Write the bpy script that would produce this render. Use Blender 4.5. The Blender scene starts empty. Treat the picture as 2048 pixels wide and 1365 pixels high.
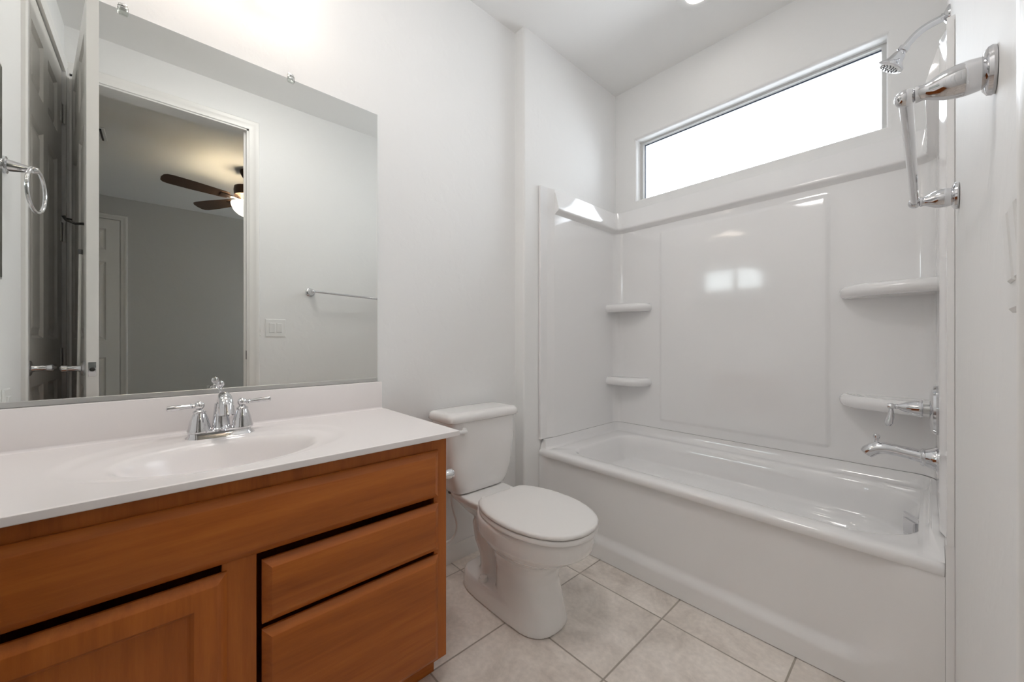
import bpy, bmesh, math, random
from mathutils import Vector, Matrix
random.seed(7)
S = bpy.context.scene
COL = S.collection
PI = math.pi

# ------------------------------------------------------------------ camera, sky, exposure
cam_d = bpy.data.cameras.new('camera')
cam_d.sensor_width = 36.0
cam_d.lens = 765.0 / 2048.0 * 36.0
cam_d.clip_start = 0.01
cam = bpy.data.objects.new('camera', cam_d)
COL.objects.link(cam)
cam.location = (1.54, 0.0, 1.05)
cam.rotation_euler = (PI / 2, 0, math.radians(47.5))
S.camera = cam

world = bpy.data.worlds.new('daylight')
S.world = world
world.use_nodes = True
_bg = world.node_tree.nodes['Background']
_bg.inputs[0].default_value = (0.86, 0.93, 1.0, 1)
_bg.inputs[1].default_value = 6.0

S.view_settings.view_transform = 'Standard'
S.view_settings.look = 'None'
S.view_settings.exposure = 0.78
S.view_settings.gamma = 1.0
S.view_settings.use_curve_mapping = False
S.cycles.max_bounces = 14
S.cycles.diffuse_bounces = 8
S.cycles.glossy_bounces = 8
S.cycles.transparent_max_bounces = 12
S.cycles.sample_clamp_indirect = 8.0
S.cycles.use_denoising = True
VANITY_GLOW, RECESS_GLOW, FAN_GLOW = 2.3, 14.0, 6.0
FILL_GLOW = 14.5  # strength of the added overhead fill light

# daylight portal in the opening of the high window
pl = bpy.data.lights.new('window_daylight', 'AREA')
pl.shape = 'RECTANGLE'; pl.size = 1.2; pl.size_y = 0.42
pl.cycles.is_portal = True
po = bpy.data.objects.new('window_daylight', pl)
COL.objects.link(po)
po.location = (0.815, 2.425, 2.185)
po.rotation_euler = (-PI / 2, 0, 0)

# ------------------------------------------------------------------ materials
def new_mat(name):
    m = bpy.data.materials.new(name); m.use_nodes = True
    nt = m.node_tree
    return m, nt, nt.nodes['Principled BSDF']

def mat(name, color, rough=0.5, metal=0.0, bump=None, coat=0.0, spec=0.5):
    m, nt, b = new_mat(name)
    b.inputs['Base Color'].default_value = (*color, 1)
    b.inputs['Roughness'].default_value = rough
    b.inputs['Metallic'].default_value = metal
    b.inputs['Coat Weight'].default_value = coat
    b.inputs['Coat Roughness'].default_value = 0.05
    b.inputs['Specular IOR Level'].default_value = spec
    if bump:
        sc, st, dist = bump
        tc = nt.nodes.new('ShaderNodeTexCoord'); no = nt.nodes.new('ShaderNodeTexNoise')
        no.inputs['Scale'].default_value = sc; no.inputs['Detail'].default_value = 3
        bu = nt.nodes.new('ShaderNodeBump')
        bu.inputs['Strength'].default_value = st; bu.inputs['Distance'].default_value = dist
        nt.links.new(tc.outputs['Object'], no.inputs['Vector'])
        nt.links.new(no.outputs['Fac'], bu.inputs['Height'])
        nt.links.new(bu.outputs['Normal'], b.inputs['Normal'])
    return m

def glow(name, color, strength):
    m, nt, b = new_mat(name)
    b.inputs['Base Color'].default_value = (0.9, 0.88, 0.84, 1)
    b.inputs['Emission Color'].default_value = (*color, 1)
    b.inputs['Emission Strength'].default_value = strength
    b.inputs['Roughness'].default_value = 0.3
    return m

def wood_mat(name, axis):
    m, nt, b = new_mat(name)
    tc = nt.nodes.new('ShaderNodeTexCoord'); mp = nt.nodes.new('ShaderNodeMapping')
    sc = [14.0, 14.0, 14.0]; sc[axis] = 1.1
    mp.inputs['Scale'].default_value = sc
    n1 = nt.nodes.new('ShaderNodeTexNoise'); n1.inputs['Scale'].default_value = 1.0
    n1.inputs['Detail'].default_value = 6; n1.inputs['Distortion'].default_value = 1.2
    n2 = nt.nodes.new('ShaderNodeTexNoise'); n2.inputs['Scale'].default_value = 7.0
    n2.inputs['Detail'].default_value = 8; n2.inputs['Roughness'].default_value = 0.7
    ad = nt.nodes.new('ShaderNodeMix'); ad.data_type = 'FLOAT'; ad.inputs[0].default_value = 0.38
    ra = nt.nodes.new('ShaderNodeValToRGB')
    ra.color_ramp.elements[0].position = 0.32; ra.color_ramp.elements[0].color = (0.30, 0.076, 0.010, 1)
    ra.color_ramp.elements[1].position = 0.68; ra.color_ramp.elements[1].color = (0.50, 0.15, 0.024, 1)
    e = ra.color_ramp.elements.new(0.5); e.color = (0.41, 0.112, 0.016, 1)
    L = nt.links.new
    L(tc.outputs['Object'], mp.inputs['Vector']); L(mp.outputs[0], n1.inputs['Vector']); L(mp.outputs[0], n2.inputs['Vector'])
    L(n1.outputs['Fac'], ad.inputs[2]); L(n2.outputs['Fac'], ad.inputs[3])
    L(ad.outputs[0], ra.inputs[0]); L(ra.outputs[0], b.inputs['Base Color'])
    b.inputs['Roughness'].default_value = 0.42
    b.inputs['Specular IOR Level'].default_value = 0.38
    return m

def tile_mat():
    m, nt, b = new_mat('beige_floor_tile')
    N = nt.nodes.new; L = nt.links.new
    tc = N('ShaderNodeTexCoord'); sp = N('ShaderNodeSeparateXYZ'); L(tc.outputs['Object'], sp.inputs[0])
    def mth(op, a, bb=None):
        n = N('ShaderNodeMath'); n.operation = op
        for i, v in enumerate((a, bb)):
            if v is None: continue
            if isinstance(v, (int, float)): n.inputs[i].default_value = v
            else: L(v, n.inputs[i])
        return n.outputs[0]
    T = 0.384
    def edge(out, o):
        u = mth('DIVIDE', mth('SUBTRACT', out, o), T)
        f = mth('FRACT', u); fl = mth('FLOOR', u)
        d = mth('MULTIPLY', mth('MINIMUM', f, mth('SUBTRACT', 1.0, f)), T)
        return d, fl
    dx, fx = edge(sp.outputs[0], 0.089 - 3 * T)
    dy, fy = edge(sp.outputs[1], 1.010 - 6 * T)
    d = mth('MINIMUM', dx, dy)
    gr = N('ShaderNodeMapRange'); gr.inputs[1].default_value = 0.0022; gr.inputs[2].default_value = 0.0034
    L(d, gr.inputs[0])
    cx = N('ShaderNodeCombineXYZ'); L(fx, cx.inputs[0]); L(fy, cx.inputs[1])
    wn = N('ShaderNodeTexWhiteNoise'); wn.noise_dimensions = '2D'; L(cx.outputs[0], wn.inputs['Vector'])
    off = N('ShaderNodeVectorMath'); off.operation = 'MULTIPLY_ADD'
    L(wn.outputs['Color'], off.inputs[0]); off.inputs[1].default_value = (9, 9, 9); L(tc.outputs['Object'], off.inputs[2])
    n1 = N('ShaderNodeTexNoise'); n1.inputs['Scale'].default_value = 5.5; n1.inputs['Detail'].default_value = 7
    n1.inputs['Roughness'].default_value = 0.62; n1.inputs['Distortion'].default_value = 0.7
    L(off.outputs[0], n1.inputs['Vector'])
    ra = N('ShaderNodeValToRGB'); cr = ra.color_ramp
    cr.elements[0].position = 0.30; cr.elements[0].color = (0.62, 0.555, 0.50, 1)
    cr.elements[1].position = 0.72; cr.elements[1].color = (0.90, 0.84, 0.785, 1)
    e = cr.elements.new(0.46); e.color = (0.77, 0.705, 0.645, 1)
    e = cr.elements.new(0.56); e.color = (0.84, 0.775, 0.715, 1)
    L(n1.outputs['Fac'], ra.inputs[0])
    n2 = N('ShaderNodeTexNoise'); n2.inputs['Scale'].default_value = 60; n2.inputs['Detail'].default_value = 4
    L(tc.outputs['Object'], n2.inputs['Vector'])
    mr = N('ShaderNodeMapRange'); mr.inputs[1].default_value = 0.3; mr.inputs[2].default_value = 0.7
    mr.inputs[3].default_value = 0.92; mr.inputs[4].default_value = 1.05
    L(n2.outputs['Fac'], mr.inputs[0])
    mu = N('ShaderNodeVectorMath'); mu.operation = 'SCALE'; L(ra.outputs[0], mu.inputs[0]); L(mr.outputs[0], mu.inputs['Scale'])
    mx = N('ShaderNodeMix'); mx.data_type = 'RGBA'
    L(gr.outputs[0], mx.inputs[0]); mx.inputs[6].default_value = (0.40, 0.355, 0.305, 1); L(mu.outputs[0], mx.inputs[7])
    L(mx.outputs[2], b.inputs['Base Color'])
    bu = N('ShaderNodeBump'); bu.inputs['Strength'].default_value = 0.5; bu.inputs['Distance'].default_value = 0.002
    L(gr.outputs[0], bu.inputs['Height']); L(bu.outputs[0], b.inputs['Normal'])
    b.inputs['Roughness'].default_value = 0.42
    return m

def wall_mat(name, color):
    m, nt, b = new_mat(name)
    N = nt.nodes.new; L = nt.links.new
    tc = N('ShaderNodeTexCoord')
    n1 = N('ShaderNodeTexNoise'); n1.inputs['Scale'].default_value = 38; n1.inputs['Detail'].default_value = 3
    n2 = N('ShaderNodeTexNoise'); n2.inputs['Scale'].default_value = 11; n2.inputs['Detail'].default_value = 4
    L(tc.outputs['Object'], n1.inputs['Vector']); L(tc.outputs['Object'], n2.inputs['Vector'])
    r = N('ShaderNodeMapRange'); r.inputs[1].default_value = 0.52; r.inputs[2].default_value = 0.62
    L(n2.outputs['Fac'], r.inputs[0])
    a = N('ShaderNodeMath'); a.operation = 'MULTIPLY_ADD'; a.inputs[1].default_value = 0.6
    L(n1.outputs['Fac'], a.inputs[0]); L(r.outputs[0], a.inputs[2])
    bu = N('ShaderNodeBump'); bu.inputs['Strength'].default_value = 0.16; bu.inputs['Distance'].default_value = 0.0022
    L(a.outputs[0], bu.inputs['Height']); L(bu.outputs[0], b.inputs['Normal'])
    b.inputs['Base Color'].default_value = (*color, 1)
    b.inputs['Roughness'].default_value = 0.62
    b.inputs['Specular IOR Level'].default_value = 0.3
    return m

def glass_mat(name, tint=(1, 1, 1)):
    m = bpy.data.materials.new(name); m.use_nodes = True
    nt = m.node_tree; nt.nodes.clear()
    o = nt.nodes.new('ShaderNodeOutputMaterial'); t = nt.nodes.new('ShaderNodeBsdfTransparent')
    g = nt.nodes.new('ShaderNodeBsdfGlossy'); g.inputs['Roughness'].default_value = 0.02
    t.inputs[0].default_value = (*tint, 1)
    f = nt.nodes.new('ShaderNodeFresnel'); f.inputs[0].default_value = 1.45
    mx = nt.nodes.new('ShaderNodeMixShader')
    nt.links.new(f.outputs[0], mx.inputs[0]); nt.links.new(t.outputs[0], mx.inputs[1])
    nt.links.new(g.outputs[0], mx.inputs[2]); nt.links.new(mx.outputs[0], o.inputs[0])
    return m

WALL = wall_mat('white_wall_paint', (0.845, 0.845, 0.84))
CEIL = mat('ceiling_paint', (0.85, 0.845, 0.835), 0.8, bump=(60, 0.1, 0.002))
BEDWALL = wall_mat('bedroom_wall_paint', (0.62, 0.615, 0.60))
TRIM = mat('white_trim_paint', (0.84, 0.83, 0.81), 0.35)
ACRYL = mat('white_acrylic', (0.865, 0.86, 0.86), 0.10, coat=0.6)
PORC = mat('white_porcelain', (0.875, 0.865, 0.855), 0.10, coat=0.7)
SEATP = mat('white_seat_plastic', (0.83, 0.815, 0.80), 0.28)
MARBLE = mat('white_cultured_marble', (0.86, 0.82, 0.81), 0.24, coat=0.0)
CHROME = mat('chrome', (0.70, 0.70, 0.715), 0.05, 1.0)
ALU = mat('brushed_aluminium', (0.62, 0.62, 0.61), 0.38, 1.0)
NICKEL = mat('satin_nickel', (0.78, 0.77, 0.74), 0.5, 0.35)
MIRROR = mat('mirror_glass', (0.83, 0.845, 0.825), 0.0, 1.0)
WOODH = wood_mat('maple_stain_horizontal', 1)
WOODV = wood_mat('maple_stain_vertical', 2)
TILE = tile_mat()
PLASTIC = mat('white_plastic', (0.82, 0.82, 0.81), 0.35)
VINYL = mat('white_vinyl_frame', (0.62, 0.62, 0.61), 0.4)
GASKET = mat('dark_gasket', (0.06, 0.08, 0.12), 0.5)
PANE = glass_mat('window_glass')
CLEAR = glass_mat('clear_plastic', (0.95, 0.96, 0.95))
CLIPM = mat('clear_clip_plastic', (0.85, 0.85, 0.85), 0.12)
DARK = mat('dark_metal', (0.03, 0.028, 0.026), 0.4, 0.6)
CARPET = mat('bedroom_carpet', (0.35, 0.32, 0.28), 0.95, bump=(300, 0.5, 0.003))
FANB = mat('dark_walnut_blade', (0.075, 0.038, 0.02), 0.4)
BRONZE = mat('oiled_bronze', (0.05, 0.03, 0.02), 0.35, 0.7)
RUBBER = mat('grey_rubber', (0.12, 0.12, 0.12), 0.6)
ROD = mat('pale_rod_enamel', (0.75, 0.74, 0.70), 0.3)
SHADE = glow('lit_frosted_glass', (1.0, 0.87, 0.76), VANITY_GLOW)
FILL_DOME = glow('fill_light_dome', (1.0, 0.965, 0.935), FILL_GLOW)
LENS = glow('lit_lens', (1.0, 0.95, 0.88), RECESS_GLOW)
BOWLG = glow('lit_fan_bowl', (1.0, 0.87, 0.68), FAN_GLOW)

# ------------------------------------------------------------------ mesh helpers
class MB:
    def __init__(s): s.bm = bmesh.new()
    def face(s, vs):
        try: return s.bm.faces.new(vs)
        except ValueError: return None
    def box(s, x0, x1, y0, y1, z0, z1, bev=0.0, seg=2):
        r = bmesh.ops.create_cube(s.bm, size=1.0)
        vs = r['verts']
        for v in vs:
            v.co = Vector(((x0 + x1) / 2 + v.co.x * (x1 - x0), (y0 + y1) / 2 + v.co.y * (y1 - y0), (z0 + z1) / 2 + v.co.z * (z1 - z0)))
        if bev > 0:
            es = list({e for v in vs for e in v.link_edges})
            bmesh.ops.bevel(s.bm, geom=es, offset=bev, segments=seg, profile=0.5, affect='EDGES')
        return s
    def loft(s, loops, cap0=True, cap1=True, closed=True):
        rows = [[s.bm.verts.new(p) for p in lp] for lp in loops]
        n = len(rows[0])
        for a, b in zip(rows, rows[1:]):
            for i in range(n if closed else n - 1):
                j = (i + 1) % n
                s.face((a[i], a[j], b[j], b[i]))
        if cap0: s.face(list(reversed(rows[0])))
        if cap1: s.face(rows[-1])
        return rows
    def prism(s, poly, z0, z1):
        s.loft([[(x, y, z0) for x, y in poly], [(x, y, z1) for x, y in poly]])
        return s
    def lathe(s, prof, org, axis, seg=28, sx=1.0, sy=1.0, up=None):
        ax = Vector(axis).normalized()
        ref = Vector(up) if up else (Vector((0, 0, 1)) if abs(ax.z) < 0.9 else Vector((1, 0, 0)))
        u = ax.cross(ref).normalized(); w = ax.cross(u).normalized()
        o = Vector(org)
        loops = []
        for r, h in prof:
            r = max(r, 1e-5)
            loops.append([o + ax * h + u * (math.cos(2 * PI * i / seg) * r * sx) + w * (math.sin(2 * PI * i / seg) * r * sy) for i in range(seg)])
        s.loft(loops)
        return s
    def tube(s, path, radii, seg=18, sy=1.0):
        P = [Vector(p) for p in path]
        if isinstance(radii, (int, float)): radii = [radii] * len(P)
        t0 = (P[1] - P[0]).normalized()
        ref = Vector((0, 0, 1)) if abs(t0.z) < 0.9 else Vector((1, 0, 0))
        u = t0.cross(ref).normalized(); loops = []
        for i, p in enumerate(P):
            t = (P[min(i + 1, len(P) - 1)] - P[max(i - 1, 0)]).normalized()
            u = (u - t * u.dot(t)).normalized(); w = t.cross(u)
            loops.append([p + u * (math.cos(2 * PI * k / seg) * radii[i] * sy) + w * (math.sin(2 * PI * k / seg) * radii[i]) for k in range(seg)])
        s.loft(loops)
        return s
    def ball(s, c, r, seg=20, sz=1.0):
        s.lathe([(r * math.sin(PI * k / 12), -r * sz * math.cos(PI * k / 12)) for k in range(13)], c, (0, 0, 1), seg)
        return s

ORG = {}
def build(name, mb, m, parent=None, org=None, angle=35, smooth=True):
    bm = mb.bm
    bmesh.ops.remove_doubles(bm, verts=bm.verts, dist=1e-5)
    bmesh.ops.recalc_face_normals(bm, faces=bm.faces)
    if parent is not None: o0 = ORG[parent.name]
    elif org is not None: o0 = Vector(org)
    else: o0 = Vector((0, 0, 0))
    bmesh.ops.translate(bm, verts=bm.verts, vec=-o0)
    me = bpy.data.meshes.new(name); bm.to_mesh(me); bm.free()
    me.materials.append(m)
    if smooth:
        me.polygons.foreach_set('use_smooth', [True] * len(me.polygons))
        me.set_sharp_from_angle(angle=math.radians(angle))
    ob = bpy.data.objects.new(name, me); COL.objects.link(ob)
    if parent is not None: ob.parent = parent
    else: ob.location = o0
    ORG[ob.name] = o0
    return ob

def thing(name, loc, label, cat, group=None):
    o = bpy.data.objects.new(name, None); COL.objects.link(o); o.location = loc
    o.empty_display_size = 0.05
    ORG[o.name] = Vector(loc)
    o['label'] = label; o['category'] = cat
    if group: o['group'] = group
    return o

def struct(name, mb, m, parent=None, **k):
    o = build(name, mb, m, parent, **k)
    if parent is None: o['kind'] = 'structure'
    return o

def sup(cx, cy, xb, xf, hw, z, n=2.5, seg=48, nb=None):
    """egg-shaped loop: back reach to x=xb, front reach to x=xf around cx, half width hw"""
    pts = []
    for i in range(seg):
        t = 2 * PI * i / seg
        c, s_ = math.cos(t), math.sin(t)
        e = 2.0 / (n if c >= 0 else (nb or n))
        x = cx + (xf - cx if c >= 0 else cx - xb) * math.copysign(abs(c) ** e, c)
        y = cy + hw * math.copysign(abs(s_) ** e, s_)
        pts.append((x, y, z))
    return pts

def rrect(x0, x1, y0, y1, r, z=None, seg=6):
    pts = []
    for cx, cy, a0 in ((x1 - r, y1 - r, 0), (x0 + r, y1 - r, 90), (x0 + r, y0 + r, 180), (x1 - r, y0 + r, 270)):
        for k in range(seg + 1):
            a = math.radians(a0 + 90 * k / seg)
            p = (cx + r * math.cos(a), cy + r * math.sin(a))
            pts.append(p if z is None else (*p, z))
    return pts

def smooth(a, b, x):
    t = min(1, max(0, (x - a) / (b - a))); return t * t * (3 - 2 * t)

# ------------------------------------------------------------------ room shell
ZC = 2.743                     # nine foot ceiling
YFW, YB = -0.385, 2.32         # wall beside the vanity, window wall
AX = 0.07                      # face of the tub alcove's left wall
RW = [(-0.385, 1.603), (0.43, 1.602), (0.50, 1.602), (0.82, 1.600), (1.40, 1.586), (1.55, 1.586), (2.32, 1.588), (2.47, 1.588)]
def rwx(y):
    for (y0, x0), (y1, x1) in zip(RW, RW[1:]):
        if y <= y1: return x0 + (x1 - x0) * (y - y0) / (y1 - y0)
    return RW[-1][1]
XO = 1.72                      # bedroom side of the right wall
DY0, DY1, DZ = -0.357, 0.43, 2.485   # bathroom doorway

b = MB(); b.box(-0.12, 1.66, -0.5, 2.47, -0.05, 0)
struct('floor', b, TILE)
b = MB(); b.box(1.66, 5.06, -2.72, 2.72, -0.05, 0)
struct('floor_bedroom', b, CARPET)
b = MB(); b.box(-0.12, XO, -0.5, 2.47, ZC, ZC + 0.08)
struct('ceiling', b, CEIL)
b = MB(); b.box(XO, 5.06, -2.72, 2.72, ZC, ZC + 0.08)
struct('ceiling_bedroom', b, CEIL)

b = MB()
b.box(-0.12, 0, -0.5, 1.4351, 0, ZC)
r = 0.012
poly = [(-0.12, 1.435), (AX - r, 1.435)] + [(AX - r + r * math.sin(a), 1.435 + r - r * math.cos(a)) for a in (PI / 8, PI / 4, 3 * PI / 8)] + [(AX, 1.435 + r), (AX, 2.47), (-0.12, 2.47)]
b.prism(poly, 0, ZC)
struct('wall_left', b, WALL)

b = MB()
b.box(-0.12, .806, -0.5, YFW, 0, ZC); b.box(1.572, XO, -0.5, YFW, 0, ZC)
b.box(.806, 1.572, -0.5, YFW, 2.482, ZC); b.box(.806, 1.572, -0.5, YFW - .05, 0, 2.482)
struct('wall_front', b, WALL)

b = MB()
b.prism([(rwx(YFW), YFW), (rwx(DY0), DY0), (XO, DY0), (XO, YFW)], 0, ZC)
pts = [(x, y) for y, x in RW if y >= DY1]
b.prism(pts + [(XO, 2.47), (XO, DY1)], 0, ZC)
b.prism([(rwx(DY0), DY0), (rwx(DY1), DY1), (XO, DY1), (XO, DY0)], DZ, ZC)
struct('wall_right', b, WALL)

# window wall with rounded (bullnose) reveal
WX0, WX1, WZ0, WZ1 = 0.222, 1.414, 1.984, 2.384
b = MB()
def wl(g, y): return [(WX0 - g, y, WZ0 - g), (WX1 + g, y, WZ0 - g), (WX1 + g, y, WZ1 + g), (WX0 - g, y, WZ1 + g)]
rr = 0.018
loops = [[(-0.12, YB, 0), (XO, YB, 0), (XO, YB, ZC), (-0.12, YB, ZC)]]
for k in range(7):
    a = PI / 2 * k / 6
    loops.append(wl(rr * (1 - math.sin(a)), YB + rr * (1 - math.cos(a))))
loops.append(wl(0, 2.47))
loops.append([(-0.12, 2.47, 0), (XO, 2.47, 0), (XO, 2.47, ZC), (-0.12, 2.47, ZC)])
b.loft(loops, False, False)
struct('wall_back', b, WALL, angle=50)

# window: vinyl frame, dark gasket, pane
b = MB()
FY0, FY1 = 2.385, 2.435
def wf(l, r_, bt, tp, y): return [(WX0 + l, y, WZ0 + bt), (WX1 - r_, y, WZ0 + bt), (WX1 - r_, y, WZ1 - tp), (WX0 + l, y, WZ1 - tp)]
b.loft([wf(-.004, -.004, -.004, -.004, FY1), wf(-.004, -.004, -.004, -.004, FY0), wf(.020, .018, .018, .012, FY0), wf(.022, .020, .020, .014, FY0 + .012), wf(.024, .022, .022, .016, FY1)], False, False)
win = struct('window_1', b, VINYL, smooth=False)
b = MB()
b.loft([wf(.0225, .0205, .0205, .0145, FY0 + .018), wf(.027, .0215, .022, .0205, FY0 + .020), wf(.027, .0215, .022, .0205, FY0 + .024)], False, False)
build('gasket', b, GASKET, win, smooth=False)
b = MB(); b.box(WX0 + .02, WX1 - .018, FY0 + .026, FY0 + .030, WZ0 + .018, WZ1 - .012)
build('pane', b, PANE, win, smooth=False)

# door casings and jamb linings
def casing_prof(mb, pts_in, off, axis_x, y_dir=None):
    pass
def casing(name, plane_pt, u, nrm, u0, u1, ztop, w=0.06, th=0.016):
    """flat moulded casing around an opening; u = in-wall axis, nrm = towards the room"""
    mb = MB(); P = Vector(plane_pt); U = Vector(u); Nn = Vector(nrm); Z = Vector((0, 0, 1))
    prof = [(0.0, 0.0), (0.0, th * .65), (w * .15, th * .8), (w * .55, th * .8), (w * .66, th), (w * .93, th), (w, th * .7), (w, 0.0)]
    loops = []
    for corner in range(4):
        lp = []
        for o, d in prof:
            if corner == 0: q = U * (u0 - o)
            elif corner == 1: q = U * (u0 - o) + Z * (ztop + o)
            elif corner == 2: q = U * (u1 + o) + Z * (ztop + o)
            else: q = U * (u1 + o)
            lp.append(P + q + Nn * d)
        loops.append(lp)
    mb.loft(loops)
    return mb
mb = casing('x', (1.602, 0, 0), (0, 1, 0), (-1, 0, 0), DY0 - 0.008, DY1 + 0.008, DZ + 0.004)
for v in mb.bm.verts: v.co.y = max(v.co.y, YFW + .001)
# old caulk smears beside the right-hand leg
for yy, zz, a, c in ((0.502, 1.093, .0055, .006), (0.500, 1.062, .007, .0022), (0.504, 1.125, .003, .012)):
    mb.lathe([(1e-4, -.002), (.7, -.0015), (1, 0), (.7, .0015), (1e-4, .002)], (1.6005, yy, zz), (1, 0, 0), 14, a, c)
struct('trim_1', mb, TRIM)
b = MB()
b.box(1.600, XO + .002, DY0 - .012, DY0 + .004, 0, DZ + .004)
b.box(1.600, XO + .002, DY1 - .004, DY1 + .012, 0, DZ + .004)
b.box(1.600, XO + .002, DY0 - .012, DY1 + .012, DZ - .006, DZ + .012)
b.box(1.64, 1.652, DY1 - .016, DY1 - .003, 0, DZ)           # stop
jamb = struct('trim_2', b, TRIM, smooth=False)
b = MB(); b.box(1.606, 1.632, DY1 - .0055, DY1 - .0035, 0.925, 0.985, .001)
build('strike_plate', b, DARK, jamb)

# ------------------------------------------------------------------ six panel doors
def door_leaf(fr, w, h, th=0.035, sides=(0, 1)):
    """fr maps (u, n, z) -> world; face n=0 and n=-th, both panelled"""
    mb = MB()
    st = 0.11; mid = 0.09
    pw = (w - 2 * st - mid) / 2
    ub = [0, st, st + pw, st + pw + mid, w - st, w]
    zb = [0, .15, .86, 1.06, 1.97, 2.105, 2.355, h]
    for side in sides:
        def F(u, d, z): return fr(u, -d if side == 0 else -th + d, z)
        for i in range(5):
            for j in range(7):
                a, c, z0, z1 = ub[i], ub[i + 1], zb[j], zb[j + 1]
                if i in (1, 3) and j in (1, 3, 5):
                    def lp(g, d): return [F(a + g, d, z0 + g), F(c - g, d, z0 + g), F(c - g, d, z1 - g), F(a + g, d, z1 - g)]
                    mb.loft([lp(0, 0), lp(.014, .012), lp(.022, .012), lp(.046, .004)], False, True)
                else:
                    mb.face([mb.bm.verts.new(p) for p in (F(a, 0, z0), F(c, 0, z0), F(c, 0, z1), F(a, 0, z1))])
    for (a, c) in (((0, 0), (0, h)), ((w, 0), (w, h)), ((0, 0), (w, 0)), ((0, h), (w, h))):
        mb.face([mb.bm.verts.new(p) for p in (fr(a[0], 0, a[1]), fr(c[0], 0, c[1]), fr(c[0], -th, c[1]), fr(a[0], -th, a[1]))])
    return mb

def frame_fn(o, du, dn):
    o, du, dn = Vector(o), Vector(du).normalized(), Vector(dn).normalized()
    return lambda u, n, z: o + du * u + dn * n + Vector((0, 0, z))

def lever(parent, fr, u, z, du, sub=True):
    """lever handle on face n=0, lever towards du (+1/-1) along u"""
    mb = MB(); c = fr(u, 0, z); nx = (fr(u, 1, z) - c)
    mb.lathe([(1e-4, 0), (.031, 0), (.032, .004), (.028, .009), (.016, .012), (.012, .02), (.011, .048), (.014, .05), (.014, .064), (.008, .068), (1e-4, .068)], c, nx, 26)
    h = build('handle', mb, CHROME, parent); h['label'] = 'chrome lever handle'
    mb = MB()
    e = lambda du_, n: fr(u + du * du_, n, z)
    mb.tube([e(0, .057), e(.02, .058), (Vector(e(.06, .060)) + Vector((0, 0, -.002))), (Vector(e(.10, .056)) + Vector((0, 0, -.001)))], [.009, .0085, .0075, .006], 14)
    build('lever', mb, CHROME, h)

# bathroom door, swung open into the room, seen edge-on in the mirror
pv = Vector((1.600, -0.3225, 0)); dr = (Vector((0.792, -0.1905, 0)) - pv); dn = Vector((dr.y, -dr.x, 0)).normalized()
if dn.y < 0: dn = -dn
LW = dr.length
fr_face = frame_fn(pv, dr, dn)              # n=0 is the +y face
d1 = struct('door_1', (lambda: door_leaf(fr_face, LW, 2.465))(), TRIM, smooth=False)
d1['label'] = 'white bathroom door standing open, seen edge-on in the mirror with its latch plate'
fr_back = frame_fn(pv - dn * .035, dr, -dn)
lever(d1, fr_back, LW - .065, .937, -1)
b = MB()
def slabbox(mb, u0, u1, n0, n1, z0, z1):
    mb.loft([[fr_face(u0, n0, z0), fr_face(u0, n1, z0), fr_face(u0, n1, z1), fr_face(u0, n0, z1)], [fr_face(u1, n0, z0), fr_face(u1, n1, z0), fr_face(u1, n1, z1), fr_face(u1, n0, z1)]])
slabbox(b, LW - .001, LW + .0018, -.030, -.008, .905, .963)
pl_ = build('latch_plate', b, CHROME, d1, smooth=False)
b = MB(); ud = dr.normalized(); ec = fr_face(LW, -.019, .934)
b.tube([ec, ec + ud * .010, ec + ud * .013], [.009, .008, .004], 14)
build('latch_bolt', b, DARK, pl_)
b = MB()
b.tube([fr_face(LW - .10, -.035, 1.545), fr_face(LW - .10, -.060, 1.540), fr_face(LW - .10, -.085, 1.550), fr_face(LW - .10, -.092, 1.565)], [.006, .005, .005, .006], 10)
build('coat_hook', b, DARK, d1)

# closed six panel door in the wall beside the vanity
fr2 = frame_fn((0.815, YFW - .003, .002), (1, 0, 0), (0, 1, 0))
d2 = struct('door_2', door_leaf(fr2, 0.745, 2.472, .035), TRIM, smooth=False)
lever(d2, fr2, .05, .940, 1)
for zz in (2.25, 1.625, .965, .30):
    b = MB(); b.tube([(1.566, YFW + .006, zz - .05), (1.566, YFW + .006, zz + .05)], .0065, 12)
    b.box(1.532, 1.566, YFW - .0032, YFW - .0005, zz - .05, zz + .05)
    build('hinge', b, NICKEL, d2)
b = MB(); b.tube([(1.566, YFW + .010, 1.70), (1.572, YFW + .05, 1.70), (1.575, YFW + .075, 1.695)], [.004, .004, .007], 10)
build('hinge_stop', b, DARK, d2)
mb = casing('y', (0, YFW, 0), (1, 0, 0), (0, 1, 0), 0.805, 1.56 + .012, 2.48, .055)
# the right leg of this casing is cut by the corner
for v in mb.bm.verts:
    if v.co.x > 1.598: v.co.x = 1.598
struct('trim_3', mb, TRIM)

# ------------------------------------------------------------------ bedroom beyond the doorway
BX = 4.94
b = MB(); b.box(BX, 5.06, -2.72, 2.72, 0, ZC); struct('wall_bedroom_back', b, BEDWALL)
b = MB(); b.box(XO, BX, -2.72, -2.6, 0, ZC); struct('wall_bedroom_left', b, BEDWALL)
b = MB()
BW = (3.95, 4.6, 0.9, 1.65)     # a bedroom window out of the mirror's sight
b.box(XO, BW[0], 2.6, 2.72, 0, ZC); b.box(BW[1], BX, 2.6, 2.72, 0, ZC)
b.box(BW[0], BW[1], 2.6, 2.72, 0, BW[2]); b.box(BW[0], BW[1], 2.6, 2.72, BW[3], ZC)
struct('wall_bedroom_right', b, BEDWALL)
b = MB(); b.box(1.66, XO, -2.72, -0.5, 0, ZC); struct('wall_bedroom_front', b, BEDWALL)
b = MB(); b.box(1.66, XO, 2.47, 2.72, 0, ZC); struct('wall_bedroom_corner', b, BEDWALL)
fr3 = frame_fn((BX - .0145, -1.125, 0), (0, 1, 0), (-1, 0, 0))
struct('door_3', door_leaf(fr3, 0.76, 2.465, .014, (0,)), TRIM, smooth=False)
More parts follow.
